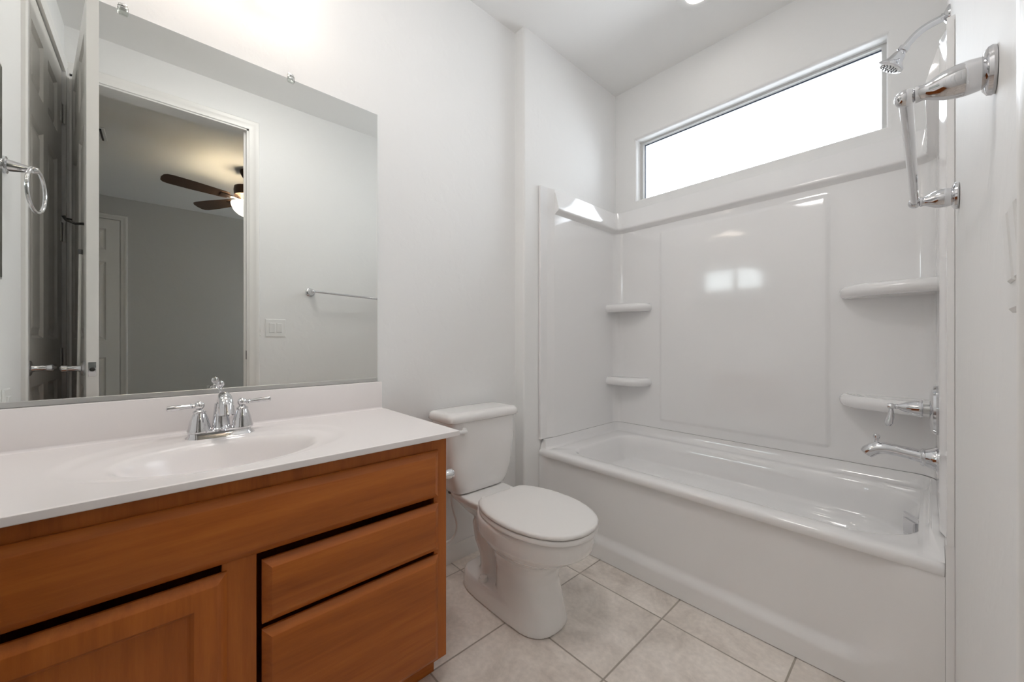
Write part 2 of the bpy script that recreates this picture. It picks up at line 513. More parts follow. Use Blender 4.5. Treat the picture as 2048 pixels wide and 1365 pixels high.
mb = casing('z', (BX, 0, 0), (0, 1, 0), (-1, 0, 0), -1.135, -0.355, 2.475, .055)
struct('trim_4', mb, TRIM)

# ------------------------------------------------------------------ baseboard
def baseboard(name, p0, p1, nrm, h=.078, th=.013):
    mb = MB(); prof = [(0, 0), (th, 0), (th, h * .55), (th * .75, h * .66), (th * .75, h * .74), (th * .45, h * .88), (th * .3, h), (0, h)]
    loops = [[Vector(p) + Vector(nrm) * d + Vector((0, 0, z)) for d, z in prof] for p in (p0, p1)]
    mb.loft(loops)
    return struct(name, mb, TRIM, angle=25)
baseboard('baseboard_left', (0, .66, 0), (0, 1.435, 0), (1, 0, 0))
baseboard('baseboard_right', (1.595, .50, 0), (1.587, 1.545, 0), (-1, 0, 0))

# ------------------------------------------------------------------ vanity cabinet
CY0, CY1 = YFW + .004, 0.650
cab = thing('vanity_cabinet', (0.27, 0.13, 0), 'orange-brown stained wood vanity cabinet under the white sink top', 'cabinet')
b = MB()
b.box(0.003, .51, CY1 - .018, CY1, .08, .755); b.box(0.003, .51, CY0, CY0 + .018, .08, .755)
for y0_, y1_ in ((CY0, -.343), (.094, .156), (.606, CY1)): b.box(.51, .53, y0_, y1_, .08, .755, .0012, 1)
b.box(.51, .5295, CY0 + .002, CY1 - .002, .712, .755, .0012, 1); b.box(.51, .5295, CY0 + .002, CY1 - .002, .08, .100)
b.box(.003, .006, CY0 + .018, CY1 - .018, .098, .60); b.box(.003, .51, CY0 + .018, CY1 - .018, .08, .098)
build('carcass', b, WOODV, cab)
b = MB(); b.box(0.02, .476, CY0 + .002, CY1 - .012, 0.001, .0805)
build('toe_kick', b, WOODH, cab)
def slab(y0, y1, z0, z1, ch=.016, x0=.5302):
    mb = MB()
    def lp(g, x): return [(x, y0 + g, z0 + g), (x, y1 - g, z0 + g), (x, y1 - g, z1 - g), (x, y0 + g, z1 - g)]
    mb.loft([lp(0, x0), lp(0, x0 + .006), lp(.002, x0 + .0085), lp(ch, x0 + .0185), lp(ch + .002, x0 + .0192)])
    return mb
build('false_front', slab(-.353, .617, .580, .721), WOODH, cab, angle=20)
build('drawer', slab(.165, .617, .419, .561), WOODH, cab, angle=20)
build('drawer', slab(.165, .617, .090, .406), WOODH, cab, angle=20)
dy0, dy1, dz0, dz1 = -.353, .102, .090, .562
mb = MB()
def lp(g, x): return [(x, dy0 + g, dz0 + g), (x, dy1 - g, dz0 + g), (x, dy1 - g, dz1 - g), (x, dy0 + g, dz1 - g)]
mb.loft([lp(0, .5302), lp(0, .536), lp(.002, .5385), lp(.016, .5485), lp(.018, .5492), lp(.054, .5492), lp(.056, .548), lp(.062, .541), lp(.066, .5395), lp(.066, .5302)], True, False)
dd = build('door', mb, WOODV, cab, angle=20)
b = MB(); b.box(.531, .5400, dy0 + .062, dy1 - .062, dz0 + .062, dz1 - .062)
build('door_panel', b, WOODV, dd)

# toilet paper holder on the cabinet's end panel
tp = thing('toilet_paper_holder', (0.44, CY1, 0.60), 'small chrome toilet paper holder post on the side of the wood cabinet', 'paper holder')
for xx in (.44, .30):
    b = MB()
    b.lathe([(1e-4, 0), (.024, 0), (.024, .004), (.018, .008), (.013, .03), (.011, .05), (.014, .058), (.018, .068), (.016, .08), (.008, .088), (1e-4, .089)], (xx, CY1 - .0004, .598), (0, 1, 0), 24)
    build('post', b, CHROME, tp)
b = MB(); b.tube([(.43, CY1 + .07, .598), (.31, CY1 + .07, .598)], .008, 14)
build('roller', b, CHROME, tp)

# ------------------------------------------------------------------ counter top with moulded basin
TX1, TY0, TY1, TZ = 0.557, YFW + .002, 0.678, 0.7735
BXC, BYC = 0.305, 0.122
def top_z(x, y):
    q = math.hypot((x - .285) / .232, (y - BYC) / .305)
    z = TZ - .0035 * (1 - smooth(.88, 1.0, q))
    p = math.hypot((x - .318) / .158, (y - BYC) / .222)
    if p < 1.0:
        z -= .125 * (1 - p ** 2.6) * smooth(1.0, .72, p)
    z -= .005 * (1 - smooth(.95, 1.20, p))
    return z
ct = thing('countertop', (0.28, 0.13, 0.755), 'white cultured marble sink top with moulded oval basin and backsplash', 'countertop')
b = MB()
NX, NY = 110, 200
rows = []
for i in range(NX + 1):
    x = .0025 + (TX1 - .0025) * i / NX
    rows.append([b.bm.verts.new((x, TY0 + (TY1 - TY0) * j / NY, top_z(x, TY0 + (TY1 - TY0) * j / NY))) for j in range(NY + 1)])
for i in range(NX):
    for j in range(NY):
        b.face((rows[i][j], rows[i + 1][j], rows[i + 1][j + 1], rows[i][j + 1]))
rim = [rows[i][0] for i in range(NX + 1)] + [rows[NX][j] for j in range(1, NY + 1)] + [rows[i][NY] for i in range(NX - 1, -1, -1)] + [rows[0][j] for j in range(NY - 1, 0, -1)]
prev = rim
for g, dz in ((.0016, .0012), (.002, .004), (.002, .015), (0, .0168)):
    cur = []
    for v in rim:
        x, y = v.co.x, v.co.y
        x2 = x + (g if x > TX1 - 1e-4 else 0); y2 = y + (g if y > TY1 - 1e-4 else 0)
        cur.append(b.bm.verts.new((x2, y2, TZ - dz)))
    n = len(rim)
    for k in range(n):
        b.face((prev[k], prev[(k + 1) % n], cur[(k + 1) % n], cur[k]))
    prev = cur
build('sink_top', b, MARBLE, ct, angle=40)
b = MB(); b.box(.0025, .022, TY0, .668, TZ - .002, .8835, .003, 2)
b.loft([[(.022 + .007 * (1 - math.sin(a)), y, TZ + .007 * (1 - math.cos(a))) for a in (0, PI / 6, PI / 3, PI / 2)] + [(.021, y, TZ - .001)] for y in (TY0, .668)])
build('backsplash', b, MARBLE, ct)
b = MB(); b.lathe([(1e-4, 0), (.022, 0), (.022, .003), (.016, .004), (1e-4, .002)], (.318, BYC, top_z(.318, BYC) - .001), (0, 0, 1), 24)
build('drain', b, CHROME, ct)

# ------------------------------------------------------------------ basin faucet
FXc, FYc, FZ = 0.112, 0.132, TZ - .0052
fa = thing('sink_faucet', (FXc, FYc, FZ), 'chrome two-handle centerset faucet at the back of the sink top', 'faucet')
b = MB()
lps = []
for g, z in ((0, 0), (.001, .004), (.005, .009), (.006, .017), (.010, .021)):
    lps.append(rrect(FXc - .030 + g, FXc + .030 - g, FYc - .083 + g, FYc + .083 - g, .029 - g, FZ + z, 8))
b.loft(lps)
base = build('base', b, CHROME, fa)
for sgn in (-1, 1):
    hy = FYc + sgn * .051
    b = MB()
    b.lathe([(.028, .018), (.0285, .024), (.026, .030), (.0245, .040), (.021, .055), (.0165, .068), (.014, .073), (.0155, .0745), (.0155, .0775), (.011, .081), (.0075, .085), (.0075, .088)], (FXc, hy, FZ), (0, 0, 1), 30)
    b.ball((FXc, hy, FZ + .0945), .0125)
    h = build('handle', b, CHROME, fa)
    b = MB()
    y1 = hy + sgn * .072; z1 = FZ + .0935 + (.006 if sgn > 0 else -.001)
    x1 = FXc + (.004 if sgn < 0 else .022)
    p0 = Vector((FXc, hy + sgn * .008, FZ + .0945)); p1 = Vector((x1, y1, z1))
    b.tube([p0 + (p1 - p0) * t for t in (0, .12, .16, .2, .5, .8, .97, 1.0)], [.006, .006, .008, .0055, .0066, .0080, .0068, .002], 16)
    build('lever', b, CHROME, h)
b = MB()
b.lathe([(.027, .018), (.0275, .022), (.0225, .028), (.0205, .05), (.018, .075), (.0155, .096)], (FXc - .008, FYc, FZ), (0, 0, 1), 30)
path = [(FXc - .008, FYc, FZ + .090)]
for k in range(11):
    a = math.radians(170 - 155 * k / 10)
    path.append((FXc + .033 + .043 * math.cos(a), FYc + .004, FZ + .084 + .034 * math.sin(a)))
path.append((FXc + .081, FYc + .005, FZ + .070))
b.tube(path, [.0155] + [.0155, .0155, .0155, .0155, .0155, .0158, .016, .0165, .017, .0178, .0185] + [.0192], 22)
build('spout', b, CHROME, fa)
b = MB()
b.tube([(FXc - .029, FYc, FZ + .018), (FXc - .029, FYc, FZ + .136)], .003, 12)
b.lathe([(.003, 0), (.0062, .002), (.0062, .005), (.004, .008), (.0095, .014), (.0105, .020), (.008, .027), (1e-4, .030)], (FXc - .029, FYc, FZ + .132), (0, 0, 1), 18)
build('lift_rod', b, CHROME, fa)

# ------------------------------------------------------------------ wall mirror
mi = thing('wall_mirror', (0.004, 0.13, 0.885), 'large frameless wall mirror above the sink backsplash', 'mirror')
b = MB(); b.box(.0015, .0065, TY0, .6545, .890, 1.981)
build('mirror_glass', b, MIRROR, mi, smooth=False)
b = MB(); b.box(.001, .0095, TY0, .6545, .8845, .899, .0008, 1)
build('bottom_channel', b, ALU, mi)
for yy in (-.080, .339):
    b = MB()
    b.box(.0012, .006, yy - .009, yy + .009, 1.9815, 2.002, .003, 2)
    b.box(.0066, .0095, yy - .011, yy + .011, 1.968, 1.992, .004, 2)
    c = build('clip', b, CLEAR, mi)
    b = MB(); b.lathe([(1e-4, 0), (.004, 0), (.003, .002), (1e-4, .0025)], (.006, yy, 1.997), (1, 0, 0), 12)
    build('screw', b, ALU, c)

# ------------------------------------------------------------------ toilet
TC, TB = 1.052, 1.068
to = thing('toilet', (0.4, TC, 0), 'white two-piece toilet with closed lid between the cabinet and the tub', 'toilet')
b = MB()
b.loft([sup(.50, TC, .345, .640, .112, .001, 2.6), sup(.50, TC, .347, .640, .112, .015, 2.6), sup(.49, TC, .352, .622, .104, .09, 2.6), sup(.48, TC, .35, .606, .098, .16, 2.5),
        sup(.48, TC, .335, .608, .100, .20, 2.4), sup(.48, TC, .32, .622, .108, .235, 2.3), sup(.49, TC, .295, .662, .130, .262, 2.2), sup(.50, TC, .272, .718, .158, .288, 2.15),
        sup(.50, TC, .258, .755, .176, .315, 2.15), sup(.50, TC, .258, .764, .179, .35, 2.15), sup(.50, TC, .260, .766, .179, .372, 2.15), sup(.50, TC, .268, .758, .173, .382, 2.15)])
b.loft([sup(.40, TC, .150, .60, .114, .001, 4), sup(.40, TC, .150, .60, .114, .03, 4), sup(.40, TC, .155, .58, .111, .066, 4), sup(.40, TC, .163, .56, .105, .078, 4)])
pth = [(.44, TC, .15), (.36, TC, .22), (.29, TC, .285), (.235, TC, .30), (.212, TC, .255), (.225, TC, .20), (.262, TC, .15), (.275, TC, .10), (.275, TC, .04)]
b.tube(pth, [.056, .053, .050, .050, .050, .049, .050, .054, .066], 20, 1.08)
b.loft([sup(.22, TB, .10, .34, .060, .285, 3), sup(.21, TB, .07, .36, .092, .325, 3.5), sup(.20, TB, .05, .38, .118, .355, 4), sup(.20, TB, .045, .38, .124, .378, 4), sup(.20, TB, .05, .375, .119, .384, 4)])
bo = build('bowl', b, PORC, to, smooth=True)
md = bo.modifiers.new('remesh', 'REMESH'); md.mode = 'VOXEL'; md.voxel_size = .0045; md.use_smooth_shade = True
md = bo.modifiers.new('smooth', 'SMOOTH'); md.factor = .5; md.iterations = 4
for sgn in (-1, 1):
    b = MB(); b.lathe([(.019, 0), (.019, .006), (.016, .016), (.008, .021), (1e-4, .022)], (.318, TC + sgn * .090, .080), (0, 0, 1), 20)
    build('bolt_cap', b, PORC, to)
b = MB()
b.loft([sup(.11, TB, .045, .180, .128, .385, 5), sup(.11, TB, .038, .192, .140, .392, 5), sup(.115, TB, .033, .198, .152, .42, 5.5), sup(.115, TB, .03, .202, .168, .47, 6),
        sup(.115, TB, .028, .205, .179, .53, 6), sup(.115, TB, .026, .208, .185, .60, 6), sup(.115, TB, .025, .210, .188, .706, 6)])
build('tank', b, PORC, to, angle=60)
b = MB()
b.loft([sup(.12, TB, .018, .218, .195, .704, 6.5), sup(.12, TB, .014, .224, .201, .709, 6.5), sup(.12, TB, .016, .223, .200, .726, 6.5), sup(.12, TB, .020, .218, .196, .736, 6.5), sup(.12, TB, .030, .207, .186, .7415, 6.5), sup(.12, TB, .06, .18, .16, .743, 6.5)])
build('tank_lid', b, PORC, to, angle=60)
b = MB()
b.lathe([(.015, 0), (.015, .006), (.010, .010), (.010, .018), (1e-4, .018)], (.208, .943, .668), (1, 0, 0), 18)
b.tube([(.222, .945, .668), (.226, .925, .669), (.226, .893, .671), (.225, .880, .671)], [.009, .0085, .0095, .006], 14)
build('flush_lever', b, PLASTIC, to)
prof = [(.322, .108), (.335, .124), (.36, .141), (.40, .158), (.45, .171), (.50, .177), (.55, .1775), (.60, .172), (.65, .159), (.69, .141), (.72, .121), (.745, .096), (.762, .066), (.772, .033)]
def seat_loop(g, z, s=1.0):
    cx = .55
    right = [(cx + (x - cx) * (1 - g / .23), TC - .003 + hw * (1 - g / .177), z) for x, hw in prof]
    tip = [(cx + (.776 - cx) * (1 - g / .23), TC - .003, z)]
    left = [(x, 2 * (TC - .003) - y, z_) for x, y, z_ in reversed(right)]
    return right + tip + left
b = MB(); b.loft([seat_loop(.004, .383), seat_loop(.000, .386), seat_loop(.000, .397), seat_loop(.003, .401)])
build('seat', b, SEATP, to, angle=50)
b = MB(); b.loft([seat_loop(.002, .4045), seat_loop(-.001, .407), seat_loop(-.001, .413), seat_loop(.003, .418), seat_loop(.012, .4205), seat_loop(.04, .4215)])
build('seat_lid', b, SEATP, to, angle=50)
for sgn in (-1, 1):
    b = MB(); b.lathe([(.014, 0), (.014, .018), (.009, .024), (1e-4, .025)], (.306, TC + sgn * .078, .384), (0, 0, 1), 18)
    build('hinge', b, SEATP, to)
b = MB()
b.tube([(.085, .965, .388), (.085, .965, .366)], .016, 12)
build('fill_nut', b, RUBBER, to)

su = thing('water_supply_hose', (0.02, .90, .15), 'thin white water supply hose curving below the toilet tank', 'hose')
b = MB()
pp = [(.085, .965, .362), (.085, .966, .33), (.084, .975, .28), (.080, .995, .22), (.072, .996, .17), (.062, .975, .14), (.055, .93, .135), (.05, .89, .15)]
fine = []
for k in range(len(pp) - 1):
    p0 = Vector(pp[max(k - 1, 0)]); p1 = Vector(pp[k]); p2 = Vector(pp[k + 1]); p3 = Vector(pp[min(k + 2, len(pp) - 1)])
    for q in range(6):
        t = q / 6
        fine.append(.5 * ((2 * p1) + (p2 - p0) * t + (2 * p0 - 5 * p1 + 4 * p2 - p3) * t * t + (-p0 + 3 * p1 - 3 * p2 + p3) * t ** 3))
fine.append(Vector(pp[-1]))
b.tube(fine, .0052, 12)
build('tube', b, PLASTIC, su)
b = MB(); b.lathe([(1e-4, 0), (.028, 0), (.026, .004), (.010, .007), (.010, .05), (.014, .052), (.014, .07), (1e-4, .07)], (.0005, .885, .15), (1, 0, 0), 20)
build('stop_valve', b, CHROME, su)

# ------------------------------------------------------------------ bathtub
XL, XR = AX + .0025, 1.5685
YT0, YT1 = 1.545, YB - .003
tub = thing('bathtub', (0.83, 1.93, 0), 'long white alcove bathtub with plain apron below the window', 'bathtub')
b = MB()
def tl(x0, x1, y0, y1, rl, rr_, z, seg=8):
    pts = []
    for cx, cy, a0, r_ in ((x1 - rr_, y1 - rr_, 0, rr_), (x0 + rl, y1 - rl, 90, rl), (x0 + rl, y0 + rl, 180, rl), (x1 - rr_, y0 + rr_, 270, rr_)):
        for k in range(seg + 1):
            a = math.radians(a0 + 90 * k / seg)
            pts.append((cx + r_ * math.cos(a), cy + r_ * math.sin(a), z))
    return pts
H = .450
loops = [tl(XL, XR, YT0 + .035, YT1, .004, .004, .002), tl(XL, XR, YT0 + .035, YT1, .004, .004, H - .034),
         tl(XL, XR, YT0 + .003, YT1, .005, .005, H - .0335), tl(XL, XR, YT0, YT1, .006, .006, H - .029), tl(XL, XR, YT0, YT1, .006, .006, H - .014), tl(XL, XR, YT0 + .003, YT1, .008, .008, H - .005), tl(XL, XR, YT0 + .012, YT1, .012, .012, H)]
# apron with a shallow recessed field
xs_ = [XL] + [XL + .02 + (XR - XL - .04) * k / 60 for k in range(61)] + [XR]
zs_ = [.002, .04, .06] + [.065 + .065 * k / 14 for k in range(15)] + [.16, .2, .25, .3, .35, .38, .40, .4165]
ap = []
for z in zs_:
    row = []
    for x in xs_:
        m = smooth(XL + .02, XL + .06, x) * (1 - smooth(XR - .16, XR - .06, x))
        zc_ = .088 + .12 * (smooth(XR - .26, XR - .05, x)) ** 2
        m *= smooth(zc_ - .022, zc_ + .026, z)
        y = YT0 + .004 + .020 * m
        row.append((x, y, z))
    ap.append(row)
b.loft(ap, False, False, closed=False)
b.loft([[(XL, YT0 + .036, z) for z in (.002, .416)], [(XL, YT0 + .004, z) for z in (.002, .416)]], False, False, closed=False)
b.loft([[(XR, YT0 + .036, z) for z in (.002, .416)], [(XR, YT0 + .004, z) for z in (.002, .416)]], False, False, closed=False)
I0 = (.215, 1.520, 1.630, 2.228)
loops += [tl(I0[0] - .012, I0[1] + .012, I0[2] - .012, I0[3] + .012, .122, .20, H), tl(I0[0] - .003, I0[1] + .003, I0[2] - .003, I0[3] + .003, .122, .195, H - .004),
          tl(I0[0] + .003, I0[1] - .002, I0[2] + .004, I0[3] - .004, .12, .19, H - .014), tl(I0[0] + .015, I0[1] - .008, I0[2] + .010, I0[3] - .012, .12, .18, .38),
          tl(I0[0] + .03, I0[1] - .013, I0[2] + .016, I0[3] - .020, .12, .17, .318), tl(I0[0] + .036, I0[1] - .017, I0[2] + .020, I0[3] - .026, .12, .165, .306), tl(I0[0] + .046, I0[1] - .026, I0[2] + .03, I0[3] - .038, .12, .16, .299),
          tl(I0[0] + .075, I0[1] - .05, I0[2] + .05, I0[3] - .070, .12, .15, .292), tl(I0[0] + .11, I0[1] - .08, I0[2] + .08, I0[3] - .10, .12, .14, .27), tl(I0[0] + .17, I0[1] - .10, I0[2] + .095, I0[3] - .125, .12, .13, .20),
          tl(I0[0] + .23, I0[1] - .12, I0[2] + .11, I0[3] - .15, .11, .13, .13), tl(I0[0] + .27, I0[1] - .15, I0[2] + .14, I0[3] - .19, .09, .10, .105)]
b.loft(loops, True, True)
# raised tiling ledge along the three walls, coving up from the rim
def upath(off, z):
    r_ = max(.02, .075 - off)
    pts = [(XL + off, YT0 + .012, z), (XL + off, 1.80, z)]
    for k in range(7):
        a = math.radians(180 - 90 * k / 6); pts.append((XL + off + r_ + r_ * math.cos(a), YT1 - off - r_ + r_ * math.sin(a), z))
    for k in range(7):
        a = math.radians(90 - 90 * k / 6); pts.append((XR - off - r_ + r_ * math.cos(a), YT1 - off - r_ + r_ * math.sin(a), z))
    pts += [(XR - off, 1.80, z), (XR - off, YT0 + .012, z)]
    return pts
def ledge(k, off, z):
    pts = upath(off, z)
    f = .55
    for i in (0, -1):
        x, y, z_ = pts[i]
        pts[i] = (x, y + (.004 if i == 0 else .022) * k, z_)
    return pts
lp_ = [ledge(0, .052, H + .0005), ledge(1, .044, H + .002), ledge(2, .036, H + .008), ledge(3, .030, H + .020), ledge(4, .026, H + .040), ledge(5, .024, H + .0525), ledge(5, .0, H + .053)]
b.box(XR - .0008, rwx(1.9) - .001, YT0 + .06, YT1, .30, H + .0525)
for row in lp_:
    pass
b.loft(lp_, False, False, closed=False)
b.loft([[lp_[k][0] for k in range(len(lp_))], [(XL, YT0 + .012, H)] * len(lp_)], False, False, closed=False)
b.loft([[lp_[k][-1] for k in range(len(lp_))], [(XR, YT0 + .012, H)] * len(lp_)], False, False, closed=False)
build('tub', b, ACRYL, tub, angle=45)
b = MB()
ofr = frame_fn((1.4985, 1.953, .390), (.52, -.85, 0), (-.85, -.52, 0))
for w_, h_, n0, n1 in ((.040, .043, -.004, .004), (.028, .026, .003, .012)):
    def lo(g, n): return [ofr(-w_ + g, n, -h_ + g), ofr(w_ - g, n, -h_ + g), ofr(w_ - g, n, h_ - g), ofr(-w_ + g, n, h_ - g)]
    b.loft([lo(0, n0), lo(0, n1 - .003), lo(.004, n1)])
build('overflow_plate', b, CHROME, tub)

# ------------------------------------------------------------------ tub surround
sr = thing('tub_surround', (0.83, 1.95, H + .053), 'glossy white three-sided tub surround with corner shelves below the window', 'tub surround')
ZB, ZT = H + .0545, 1.914
R = .078
SX0, SX1, SY1 = AX + .006, rwx(2.0) - .006, YB - .006
Y0S = YT0 + .002
def ss(a, bb, n): return [a + (bb - a) * k / n for k in range(n)]
# parametrise the U-shaped wall line by length
L1 = SY1 - R - Y0S; La = R * PI / 2; L2 = SX1 - SX0 - 2 * R
def upos(s):
    if s < L1: return (SX0, Y0S + s), (1, 0)
    s -= L1
    if s < La:
        a = PI - s / R; return (SX0 + R + R * math.cos(a), SY1 - R + R * math.sin(a)), (-math.cos(a), -math.sin(a))
    s -= La
    if s < L2: return (SX0 + R + s, SY1), (0, -1)
    s -= L2
    if s < La:
        a = PI / 2 - s / R; return (SX1 - R + R * math.cos(a), SY1 - R + R * math.sin(a)), (-math.cos(a), -math.sin(a))
    s -= La
    return (SX1, SY1 - R - s), (-1, 0)
LT = 2 * L1 + 2 * La + L2
def s_of_x(x): return L1 + La + (x - SX0 - R)
PX0, PX1, PZ0, PZ1 = s_of_x(.410), s_of_x(1.221), .560, 1.728
svals = [0, .003, .02, .050, .0555, .057, .07, .085, .101, .1025, .1045, .1065, .110, .16, .25, .36, .48, .60, L1 - .01, L1] + [L1 + La * k / 8 for k in range(1, 9)]
svals += [s_of_x(x) for x in (.20, .28, .36)] + [PX0 + d for d in (-.012, -.006, 0, .006, .012, .02)] + ss(PX0 + .06, PX1 - .03, 10) + [PX1 + d for d in (-.02, -.012, -.006, 0, .006, .012)] + [s_of_x(x) for x in (1.28, 1.36, 1.44)] + [L1 + La + L2 - .002]
half = [0, .003, .02, .050, .0555, .057, .07, .085, .101, .1025, .1045, .1065, .110, .16, .25, .36, .48, .60, L1 - .01]
svals += [L1 + La + L2 + La * k / 8 for k in range(0, 9)] + [LT - h_ for h_ in reversed(half)]
svals = sorted(set(round(v, 5) for v in svals))
zvals = [ZB, ZB + .01, PZ0 - .012, PZ0 - .006, PZ0, PZ0 + .006, PZ0 + .012, .6, .8, 1.0, 1.2, 1.4, 1.6, PZ1 - .012, PZ1 - .006, PZ1, PZ1 + .006, PZ1 + .012, 1.755, 1.772, 1.780, 1.785, 1.789, 1.793, 1.797, 1.803, 1.812, 1.84, 1.87, 1.895, 1.906, 1.911, ZT]
def prof_h(z):
    # field 12 mm proud of the wall, a sloping ledge band near the top with a rounded lip
    if z < 1.772: return .022
    if z < 1.797: return .022 + .028 * smooth(1.772, 1.797, z)
    if z < 1.806: return .050
    return .050 - .030 * (z - 1.806) / (ZT - 1.806)
def hgt(s, z):
    e = min(s, LT - s)
    m = min(1, max(0, (e - .056) / .046))
    bm_ = min(1, max(0, (e - .1025) / .004))
    h = .010 + (.022 - .010) * m + (prof_h(z) - .022) * bm_
    px = smooth(PX0 - .012, PX0 + .012, s) * (1 - smooth(PX1 - .012, PX1 + .012, s))
    pz = smooth(PZ0 - .012, PZ0 + .012, z) * (1 - smooth(PZ1 - .012, PZ1 + .012, z))
    h += .008 * px * pz
    cs = min(abs(s - L1 - La / 2), abs(s - L1 - La * 1.5 - L2))
    return h
b = MB()
grid = []
for z in zvals:
    row = []
    for s in svals:
        (x, y), (nx, ny) = upos(s)
        h = hgt(s, z)
        row.append((x + nx * h, y + ny * h, z))
    # front edges return to the wall
    row = [(SX0 - .004, Y0S, z)] + row + [(SX1 + .004, Y0S, z)]
    grid.append(row)
top = []
for s in svals:
    (x, y), (nx, ny) = upos(s); top.append((x - nx * .004, y - ny * .004, ZT + .001))
grid.append([(SX0 - .004, Y0S, ZT)] + top + [(SX1 + .004, Y0S, ZT)])
b.loft(grid, False, False, closed=False)
panel = build('wall_panel', b, ACRYL, sr, angle=32)
b = MB(); b.box(XR + .0005, rwx(1.55) - .0005, YT0 + .004, YT0 + .058, .001, H + .054)
build('filler_strip', b, ACRYL, sr)

def corner_shelf(name, xa, ybs, z, th, left=True):
    """bull-nosed corner shelf reaching xa along the back panel and ybs along the side panel"""
    mb = MB()
    xw = SX0 + .018 if left else SX1 - .018
    yb = SY1 - .018
    sg = 1 if left else -1
    ax_, ay_ = abs(xa - xw), yb - ybs
    def loop(g, zz):
        pts = []
        for k in range(15):
            t = PI / 2 * k / 14
            e = 2 / 2.6
            pts.append((xw + sg * (ax_ - g) * math.cos(t) ** e, yb - (ay_ - g) * math.sin(t) ** e, zz))
        pts.append((xw, yb, zz))
        return pts
    lps = [loop(.05, z - th)]
    for k in range(9):
        a = -PI / 2 + PI * k / 8
        lps.append(loop(th * .5 * (1 - math.cos(a)), z - th / 2 + th / 2 * math.sin(a)))
    lps.append(loop(.035, z - .003))
    lps.append(loop(.06, z - .003))
    mb.loft(lps)
    return build(name, mb, ACRYL, sr, angle=60)
for zz in (1.293, .815):
    corner_shelf('shelf', .352, 2.16, zz, .055, True)
    corner_shelf('shelf', 1.262, 2.12, zz, .055, False)

# ------------------------------------------------------------------ shower fittings
YV = 1.94
sh = thing('wall_shower', (1.58, YV, 2.13), 'chrome shower head on a bent arm beside the window', 'shower head')
xw = rwx(YV) - .0005
b = MB(); b.lathe([(1e-4, 0), (.032, 0), (.031, .004), (.022, .010), (.013, .014), (.013, .02), (1e-4, .02)], (xw, YV, 2.140), (-1, 0, 0), 26)
build('flange', b, CHROME, sh)
b = MB()
pp = []
for k in range(13):
    t = k / 12
    a = math.radians(8 + 40 * smooth(.25, .9, t))
    if k == 0: p = Vector((xw - .005, YV, 2.140))
    else: p = p + Vector((-math.cos(a), 0, -math.sin(a))) * .0098
    pp.append(p.copy())
b.tube(pp, .0118, 18)
build('arm', b, CHROME, sh)
e = pp[-1]; d = Vector((-.60, 0.0, -.80)).normalized()
b = MB()
b.lathe([(.011, -.004), (.016, -.002), (.016, .010), (.0135, .012), (.015, .017), (.019, .022), (.0215, .034), (.0245, .042), (.0305, .049), (.0375, .055), (.0405, .059), (.0405, .064), (.035, .066)], e, d, 32)
body = build('head_shell', b, CHROME, sh)
b = MB()
fc = e + d * .0655
b.lathe([(1e-4, -.002), (.0345, -.002), (.0345, 0), (.031, .0012), (1e-4, .0016)], fc, d, 32)
build('spray_face', b, PLASTIC, body)
b = MB()
u_ = d.cross(Vector((0, 1, 0))).normalized(); w_ = Vector((0, 1, 0))
for n_, rad in ((6, .009), (11, .017), (15, .025)):
    for k in range(n_):
        a = 2 * PI * k / n_
        b.lathe([(.0024, 0), (.0020, .0030), (1e-4, .0032)], fc + u_ * rad * math.cos(a) + w_ * rad * math.sin(a) + d * .001, d, 8)
nz = build('nozzle_field', b, RUBBER, body); nz['kind'] = 'stuff'

vx = SX1 - .0222
va = thing('shower_valve', (vx, YV, .815), 'chrome tub and shower valve trim with hanging lever above the tub spout', 'valve')
b = MB()
b.lathe([(1e-4, 0), (.084, 0), (.085, .004), (.082, .010), (.070, .016), (.050, .019), (1e-4, .019)], (vx, YV, .815), (-1, 0, 0), 40)
build('escutcheon', b, CHROME, va)
b = MB(); b.tube([(vx - .015, YV, .815), (vx - .036, YV, .815)], .016, 20)
build('sleeve', b, ALU, va)
b = MB()
b.lathe([(1e-4, 0), (.031, 0), (.033, .003), (.030, .007), (.0285, .012), (.026, .024), (.020, .040), (.0125, .054), (.009, .060), (.0095, .062), (.0095, .066), (.007, .069), (.0105, .075), (.011, .080), (.008, .088), (1e-4, .090)], (vx - .034, YV, .815), (-1, 0, 0), 28)
h = build('handle', b, CHROME, va)
b = MB(); q = Vector((vx - .034 - .079, YV, .815))
b.tube([q + Vector((0, 0, -.006)), q + Vector((.001, 0, -.018)), q + Vector((-.001, 0, -.040)), q + Vector((-.005, 0, -.062)), q + Vector((-.006, 0, -.072))], [.006, .007, .011, .0135, .007], 16)
build('lever', b, CHROME, h)

ts = thing('tub_spout', (vx, YV, .645), 'chrome tub filler spout with diverter knob below the valve', 'faucet')
b = MB()
b.lathe([(1e-4, 0), (.040, 0), (.040, .004), (.034, .016), (.0285, .028), (.0295, .031), (.0295, .036), (.026, .040)], (vx, YV, .648), (-1, 0, 0), 28)
build('flange', b, CHROME, ts)
b = MB()
sp = [(vx - .02, .648), (vx - .04, .650), (vx - .07, .6545), (vx - .10, .6585), (vx - .125, .6600), (vx - .145, .658), (vx - .160, .651), (vx - .172, .640), (vx - .178, .632)]
b.tube([(x, YV, z) for x, z in sp], [.0225, .0215, .0205, .0200, .0205, .0215, .0225, .0225, .020], 24)
build('spout', b, CHROME, ts)
b = MB()
b.lathe([(.008, 0), (.006, .006), (.0055, .016), (.009, .018), (.0105, .025), (.0085, .032), (1e-4, .035)], (vx - .150, YV, .674), (0, 0, 1), 18)
build('diverter_knob', b, CHROME, ts)

